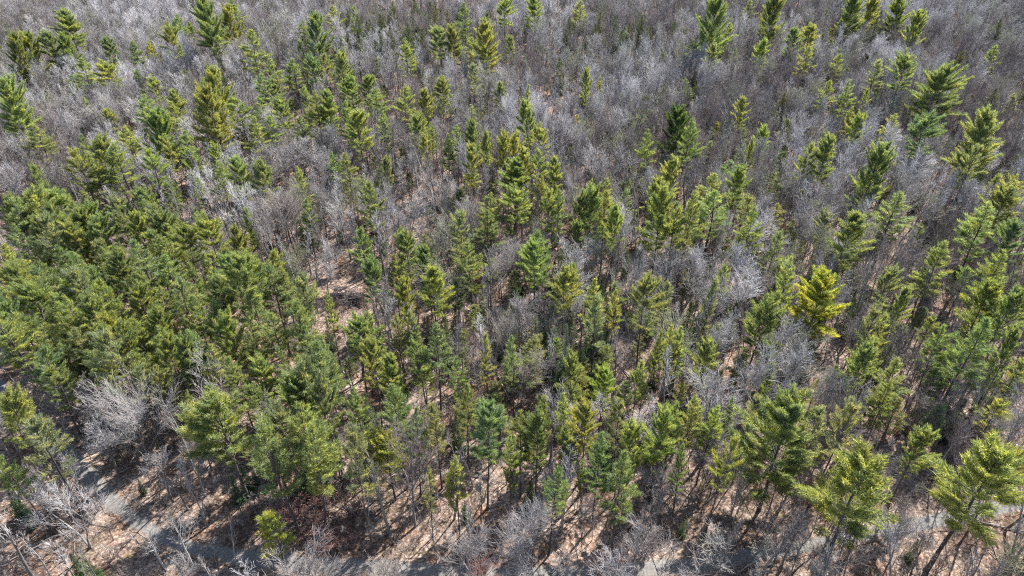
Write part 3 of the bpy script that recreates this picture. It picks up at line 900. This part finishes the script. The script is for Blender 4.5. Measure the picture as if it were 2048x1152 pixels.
for px, py, h, w, lab in RED_PX:
    p = at(px, py, h)
    e = add_tree('red_shrub', REDS[0], p[0], p[1], h, w, RND.uniform(0, 6.28), (0.3, 0.2, 0.2))
    reg(e, 'shrub', 'reddish', p[0], p[1], h, w, lab, 'reddish shrubs')

# ------------------------------------------------------------------ scattered bare trees: how thick they stand over the photo, 128 px cells
DENS = ["8888754455676888", "9996445769998888", "9855567699989878", "2125877656677776", "1000325666777776", "1000034665676666", "3421233455655566", "5433223333445555", "4322344544446766"]
pp = np.array(placed)
grid = 2.75
R2 = np.random.default_rng(77)
cand = []
xs, ys = np.meshgrid(np.arange(-300, 300, grid), np.arange(22, 440, grid))
xs = (xs + R2.uniform(-grid * .5, grid * .5, xs.shape)).ravel()
ys = (ys + R2.uniform(-grid * .5, grid * .5, ys.shape)).ravel()
keep = np.abs(xs) < 0.75 * (ys * cD + 55) + 14
xs, ys = xs[keep], ys[keep]
td = track_dist(xs, ys)
for x, y, dtrk in zip(xs, ys, td):
    if dtrk < 2.0:
        continue
    u, v, _ = proj(x, y, 7.0)
    row = DENS[int(min(8, max(0, v // 128)))]
    d = int(row[int(min(15, max(0, u // 128)))]) / 9.0
    ub, vb, _ = proj(x, y, 2.0)
    for (ox, oy, rx, ry) in OPEN_PX:
        if ((ub - ox) / rx) ** 2 + ((vb - oy) / ry) ** 2 < 1:
            d *= 0.10
    if R2.random() > 0.86 * d ** 1.1:
        continue
    dd = (pp[:, 0] - x) ** 2 + (pp[:, 1] - y) ** 2
    if dd.min() < 1.3 ** 2:
        continue
    near_pine = ((dd < (0.5 * pp[:, 2]) ** 2) & (pp[:, 2] > 3.5)).any()
    h = R2.uniform(9.0, 16.0) * (0.72 if near_pine else 1.0)
    pole = R2.random() < 0.58
    w = h * (R2.uniform(0.21, 0.32) if pole else R2.uniform(0.40, 0.66))
    cand.append((x, y, h, w, pole, u, v))
ALLB = BARES + POLES + LILAC + UMBER + OLIVE           # 0-5 round, 6-9 pole, 10-12 lilac, 13-15 umber, 16-17 olive


def pick_bare(x, y, pole):
    n = math.sin(x * 0.083 + 1.7 * math.sin(y * 0.051)) + math.sin(y * 0.067 + 2.1 * math.sin(x * 0.043 + 1)) + RND.gauss(0, 1.1)
    u, v, _ = proj(x, y, 8)
    n += max(0.0, 1.6 - math.hypot((u - 200) / 330, (v - 180) / 190)) * 0.9
    if n > 1.35:
        return 12 if pole else RND.choice((10, 11))
    if n < -1.3:
        return 15 if pole else RND.choice((13, 14))
    if RND.random() < 0.10:
        return 17 if pole else 16
    return RND.randrange(4) + 6 if pole else RND.randrange(6)


# the 270 that show largest become trees of their own, the rest one wood
def in_view(u, v):
    return 10 < u < 2038 and 10 < v < 1142


score = [(w * h / ((y * cD + 55) ** 2) if in_view(u, v) else 0.0) for x, y, h, w, pole, u, v in cand]
order = np.argsort(score)[::-1]
N_IND = 270
ind = set(order[:N_IND].tolist())
stuff_pts = []
for i, (x, y, h, w, pole, u, v) in enumerate(cand):
    z = float(hgt(x, y))
    if i in ind:
        pr = ALLB[pick_bare(x, y, pole)]
        e = add_tree('bare_tree', pr, x, y, h, w, RND.uniform(0, 6.28), (0.3, 0.3, 0.3), (RND.gauss(0, 0.04), RND.gauss(0, 0.04)))
        reg(e, 'bare', 'slender' if pole else 'round-crowned', x, y, h, w, None, 'leafless grey trees')
    else:
        k = pick_bare(x, y, pole)
        stuff_pts.append((x, y, z, k, w, h, RND.uniform(0, 6.28)))

# ------------------------------------------------------------------ geometry-node scatter for what nobody could count
def scatter(name, protos, pts, label, cat):
    """pts: x y z index width height rot ; protos: list of (mesh, H, W)"""
    pc = bpy.data.collections.new(name + '_kinds')
    for k, (me, PH, PW) in enumerate(protos):
        o = bpy.data.objects.new('%s_kind_%02d' % (name, k), me)
        pc.objects.link(o)
    n = len(pts)
    P = np.array(pts, dtype=np.float32)
    me = bpy.data.meshes.new(name)
    me.vertices.add(n)
    me.vertices.foreach_set('co', P[:, :3].ravel())
    PHs = np.array([p[1] for p in protos], np.float32)
    PWs = np.array([p[2] for p in protos], np.float32)
    idx = P[:, 3].astype(np.int32)
    sc = np.stack([P[:, 4] / PWs[idx], P[:, 4] / PWs[idx], P[:, 5] / PHs[idx]], 1).astype(np.float32)
    rot = np.stack([R2.normal(0, 0.05, n), R2.normal(0, 0.05, n), P[:, 6]], 1).astype(np.float32)
    me.attributes.new('kind_index', 'INT', 'POINT').data.foreach_set('value', idx)
    me.attributes.new('size', 'FLOAT_VECTOR', 'POINT').data.foreach_set('vector', sc.ravel())
    me.attributes.new('turn', 'FLOAT_VECTOR', 'POINT').data.foreach_set('vector', rot.ravel())
    ob = bpy.data.objects.new(name, me)
    COL.objects.link(ob)
    ob['kind'] = 'stuff'
    ob['label'] = label
    ob['category'] = cat
    ng = bpy.data.node_groups.new(name + '_scatter', 'GeometryNodeTree')
    ng.interface.new_socket('Geometry', in_out='INPUT', socket_type='NodeSocketGeometry')
    ng.interface.new_socket('Geometry', in_out='OUTPUT', socket_type='NodeSocketGeometry')
    ns, ln = ng.nodes, ng.links
    gi, go = ns.new('NodeGroupInput'), ns.new('NodeGroupOutput')
    ci = ns.new('GeometryNodeCollectionInfo')
    ci.inputs['Collection'].default_value = pc
    ci.inputs['Separate Children'].default_value = True
    ci.inputs['Reset Children'].default_value = True
    ip = ns.new('GeometryNodeInstanceOnPoints')
    ip.inputs['Pick Instance'].default_value = True

    def attr(nm, typ):
        a = ns.new('GeometryNodeInputNamedAttribute')
        a.data_type = typ
        a.inputs['Name'].default_value = nm
        return a.outputs[0]
    ln.new(gi.outputs[0], ip.inputs['Points'])
    ln.new(ci.outputs[0], ip.inputs['Instance'])
    ln.new(attr('kind_index', 'INT'), ip.inputs['Instance Index'])
    er = ns.new('FunctionNodeEulerToRotation')
    ln.new(attr('turn', 'FLOAT_VECTOR'), er.inputs[0])
    ln.new(er.outputs[0], ip.inputs['Rotation'])
    ln.new(attr('size', 'FLOAT_VECTOR'), ip.inputs['Scale'])
    ln.new(ip.outputs[0], go.inputs[0])
    md = ob.modifiers.new('scatter', 'NODES')
    md.node_group = ng
    return ob


wood_protos = [(joined('bare_wood_%d' % k, t), t[2], t[3]) for k, t in enumerate(ALLB)]
scatter('far_young_conifers', [(joined('far_fir_%d' % k, t, M_FARFIR), t[2], t[3]) for k, t in enumerate(FIRS)] + [(joined('far_pine_%d' % k, t, M_FARPINE), t[2], t[3]) for k, t in enumerate(THIN)],
        young_far, 'mass of small dull green conifers scattered through the far wood', 'woodland')
fm = [foliage_mat('stand_needles_%d' % k, tint=c) for k, c in enumerate((TONES['l'][0], TONES['m'][0], TONES['g'][0], TONES['s'][0]))]
scatter('pine_stand', [(joined('stand_pine_%d' % k, t, fm[k % 4]), t[2], t[3]) for k, t in enumerate(PINES[1:6] + THIN)], fill_pines,
        'lesser pines filling the gaps of the pine stands', 'woodland')
scatter('bare_wood', wood_protos, stuff_pts, 'mass of leafless grey trees filling the far wood', 'woodland')

def log_mesh(seed, L, r0, branches=3):
    r = np.random.default_rng(seed)
    t = Tubes()
    n = 6
    x = np.linspace(-L / 2, L / 2, n)
    pts = np.stack([x, np.cumsum(r.normal(0, 0.05, n)), r0 * 0.8 + np.abs(np.cumsum(r.normal(0, 0.03, n)))], 1)
    t.add(pts, np.linspace(r0, r0 * 0.35, n), 6)
    for _ in range(branches):
        k = r.integers(1, n - 1)
        d = unit(np.array([r.uniform(0.2, 0.8), r.normal(0, 0.8), r.uniform(0.1, 0.9)]))
        l = r.uniform(0.5, 1.8)
        t.add([pts[k], pts[k] + d * l * 0.5, pts[k] + d * l + r.normal(0, 0.1, 3)], [r0 * 0.3, r0 * 0.2, 0.01], 3)
    return t.arrays()


# undergrowth: leafless brush, saplings, fallen sticks
ug_protos = [(joined('brush_%d' % k, t), t[2], t[3]) for k, t in enumerate(SHRUB)] + [(joined('sapling_%d' % k, t), t[2], t[3]) for k, t in enumerate(POLES[:2])]
ug_protos += [(mesh_from('fallen_stick_%d' % k, *log_mesh(950 + k, 5.0, 0.06, 6), [M_DEAD]), 5.0, 5.0) for k in range(3)]
ug = []
gs = 1.65
xs, ys = np.meshgrid(np.arange(-230, 230, gs), np.arange(24, 340, gs))
xs = (xs + R2.uniform(-gs * .5, gs * .5, xs.shape)).ravel()
ys = (ys + R2.uniform(-gs * .5, gs * .5, ys.shape)).ravel()
keep = np.abs(xs) < 0.75 * (ys * cD + 55) + 8
xs, ys = xs[keep], ys[keep]
td = track_dist(xs, ys)
for x, y, dtrk in zip(xs, ys, td):
    if dtrk < 1.3:
        continue
    ub, vb, _ = proj(x, y, 1.0)
    d = 0.92
    for (ox, oy, rx, ry) in OPEN_PX:
        if ((ub - ox) / rx) ** 2 + ((vb - oy) / ry) ** 2 < 1:
            d = 0.5
    if R2.random() > d:
        continue
    if R2.random() < 0.22:
        k = 5 + int(R2.integers(0, 3))
        w = R2.uniform(2.0, 6.0)
        h = w
    elif R2.random() < 0.3:
        k = 3 + int(R2.integers(0, 2))
        h = R2.uniform(3, 7)
        w = h * R2.uniform(0.25, 0.35)
    else:
        k = int(R2.integers(0, 3))
        h = R2.uniform(0.7, 2.4)
        w = h * R2.uniform(0.8, 1.5)
    ug.append((x, y, float(hgt(x, y)), k, w, h, R2.uniform(0, 6.28)))
scatter('undergrowth', ug_protos, ug, 'leafless brush and saplings covering the forest floor', 'undergrowth')

# ------------------------------------------------------------------ brush pile and fallen logs
pile = bpy.data.objects.new('brush_pile', None)
COL.objects.link(pile)
p = at(699, 600, 0.4)
pile.location = (p[0], p[1], float(hgt(p[0], p[1])))
pile['label'] = 'dark heap of cut branches in the pale clearing'
pile['category'] = 'brush pile'
mv, mf = log_mesh(900, 3.6, 0.11, 4)
log_me = mesh_from('log', mv, mf, [M_DARKWOOD], smooth=True)
for k in range(26):
    o = bpy.data.objects.new('log', log_me)
    COL.objects.link(o)
    o.parent = pile
    a = RND.gauss(0, 0.5) + (math.pi if RND.random() < 0.5 else 0)
    o.location = (RND.uniform(-2.4, 2.4), RND.gauss(0, 0.7), RND.uniform(0, 0.8))
    o.rotation_euler = (RND.uniform(0, 6.28), RND.gauss(0, 0.18), a)
    s = RND.uniform(0.6, 1.15)
    o.scale = (s, s, s)
tw_ = Tubes()
rr = np.random.default_rng(8)
for _ in range(500):
    c = np.array([rr.uniform(-3.2, 3.2), rr.normal(0, 0.9), rr.uniform(0, 0.9)])
    d = unit(np.array([rr.normal(0, 1.2), rr.normal(0, 0.8), rr.normal(0, 0.35)])) * rr.uniform(0.4, 1.2)
    tw_.add([c - d, c, c + d + rr.normal(0, 0.1, 3)], [0.03, 0.024, 0.01], 3)
v_, f_ = tw_.arrays()
o = bpy.data.objects.new('twigs', mesh_from('twigs', v_, f_, [M_DARKWOOD]))
COL.objects.link(o)
o.parent = pile
o['kind'] = 'stuff'

LOGS = [mesh_from('fallen_log', *log_mesh(910 + k, 7.0, 0.13, 5), [M_DEAD], smooth=True) for k in range(4)]
LOG_PX = [(880, 995), (620, 470), (690, 645), (1240, 735), (1275, 690), (1905, 640), (1860, 600), (1790, 520), (940, 950), (520, 960), (470, 985), (1120, 215),
          (1010, 210), (1420, 860), (1760, 830), (1690, 810), (1840, 900), (1930, 960), (1870, 1000), (1990, 1110), (1330, 850), (820, 480), (850, 430), (1170, 480), (1490, 690),
          (2000, 1060), (1600, 770), (1860, 560), (640, 560), (1140, 560), (1540, 950), (1300, 940), (700, 760), (1010, 780), (1400, 650), (1330, 480), (90, 1090), (40, 1120)]
for k, (px, py) in enumerate(LOG_PX):
    p = at(px, py, 0)
    if track_dist(p[0], p[1])[0] < 2.5:
        continue
    o = bpy.data.objects.new('fallen_log', LOGS[k % 4])
    COL.objects.link(o)
    o.location = (p[0], p[1], float(hgt(p[0], p[1])) + 0.02)
    o.rotation_euler = (0, 0, RND.uniform(0, 6.28))
    s = RND.uniform(0.6, 1.1)
    o.scale = (s, s, s)
    reg(o, 'log', 'pale', p[0], p[1], 0.0, 4, None, 'fallen logs on the litter')

# ------------------------------------------------------------------ labels: each tree is told by its look and by its rank from a landmark
MARKS = [(1651, 620, 'the golden pine'), (700, 600, 'the brush pile'), (230, 1010, 'the track bend'), (1585, 890, 'the broadest pine'), (430, 860, 'the bright bushy pine'),
         (773, 920, 'the small yellow pine'), (538, 1075, 'the young yellow pine'), (1045, 1080, 'the largest bare crown'), (1735, 1000, 'the round yellow-green pine'),
         (1133, 710, 'the blue-green spruce'), (1022, 530, 'the fan-shaped bare tree'), (1360, 290, 'the tall dark pine'), (1885, 190, 'the lone upper-right pine'),
         (1110, 190, 'the pale upper clearing'), (415, 500, 'the yellow-olive stand pine'), (130, 50, 'the lone upper-left pine'), (1405, 540, 'the wide purplish bare tree'),
         (860, 560, 'the central clearing pines'), (0, 0, 'the upper-left corner'), (2048, 0, 'the upper-right corner'), (2048, 1152, 'the lower-right corner'),
         (0, 576, 'the left edge'), (2048, 576, 'the right edge'), (683, 0, 'the top edge third'), (240, 850, 'the biggest bare tree')]
DIRS = ['right of', 'above and right of', 'above', 'above and left of', 'left of', 'below and left of', 'below', 'below and right of']
ORD = ['nearest', 'second', 'third', 'fourth', 'fifth', 'sixth', 'seventh', 'eighth', 'ninth', 'tenth', 'eleventh', 'twelfth', 'thirteenth', 'fourteenth', 'fifteenth', 'sixteenth',
       'seventeenth', 'eighteenth', 'nineteenth', 'twentieth']
NOUN = {'young pine': 'young pine', 'pine': 'pine', 'fir': 'fir', 'cedar': 'cedar', 'bare': 'bare tree', 'log': 'log', 'birch': 'birch', 'dead': 'dead tree', 'spruce': 'spruce', 'shrub': 'shrub'}
CAT = {'young pine': 'pine sapling', 'pine': 'pine tree', 'fir': 'fir tree', 'cedar': 'cedar tree', 'bare': 'bare tree', 'log': 'log', 'birch': 'birch tree', 'dead': 'dead tree', 'spruce': 'spruce tree', 'shrub': 'shrub'}
MARKS = [m for m in MARKS if m[2] not in ('the top edge third', 'the left edge', 'the right edge')]
buckets = {}
for t in things:
    u, v, _ = proj(t['x'], t['y'], t['h'] * (0.75 if t['kind'] != 'log' else 0))
    best = min(MARKS, key=lambda m: (m[0] - u) ** 2 + (m[1] - v) ** 2)
    ang = math.atan2(best[1] - v, u - best[0])
    sec = int(round(ang / (math.pi / 4))) % 8
    buckets.setdefault((t['kind'], best[2], sec), []).append((math.hypot(best[0] - u, best[1] - v), t))
for (kind, mark, sec), lst in buckets.items():
    lst.sort(key=lambda q: q[0])
    for k, (d, t) in enumerate(lst):
        o = t['o']
        o['category'] = CAT[kind]
        if t['group']:
            o['group'] = t['group']
        if t['label']:
            o['label'] = t['label']
            continue
        size = 'tall' if t['h'] > 17 else ('mid-sized' if t['h'] > 10 else 'small')
        if kind == 'log':
            size = 'fallen'
        o['label'] = '%s %s %s, %s one %s %s' % (size, t['tone'], NOUN[kind], ORD[min(k, 19)], DIRS[sec], mark)
print('trees', len(things), 'wood', len(stuff_pts), 'undergrowth', len(ug), 'tris', sum(len(m.polygons) for m in bpy.data.meshes))
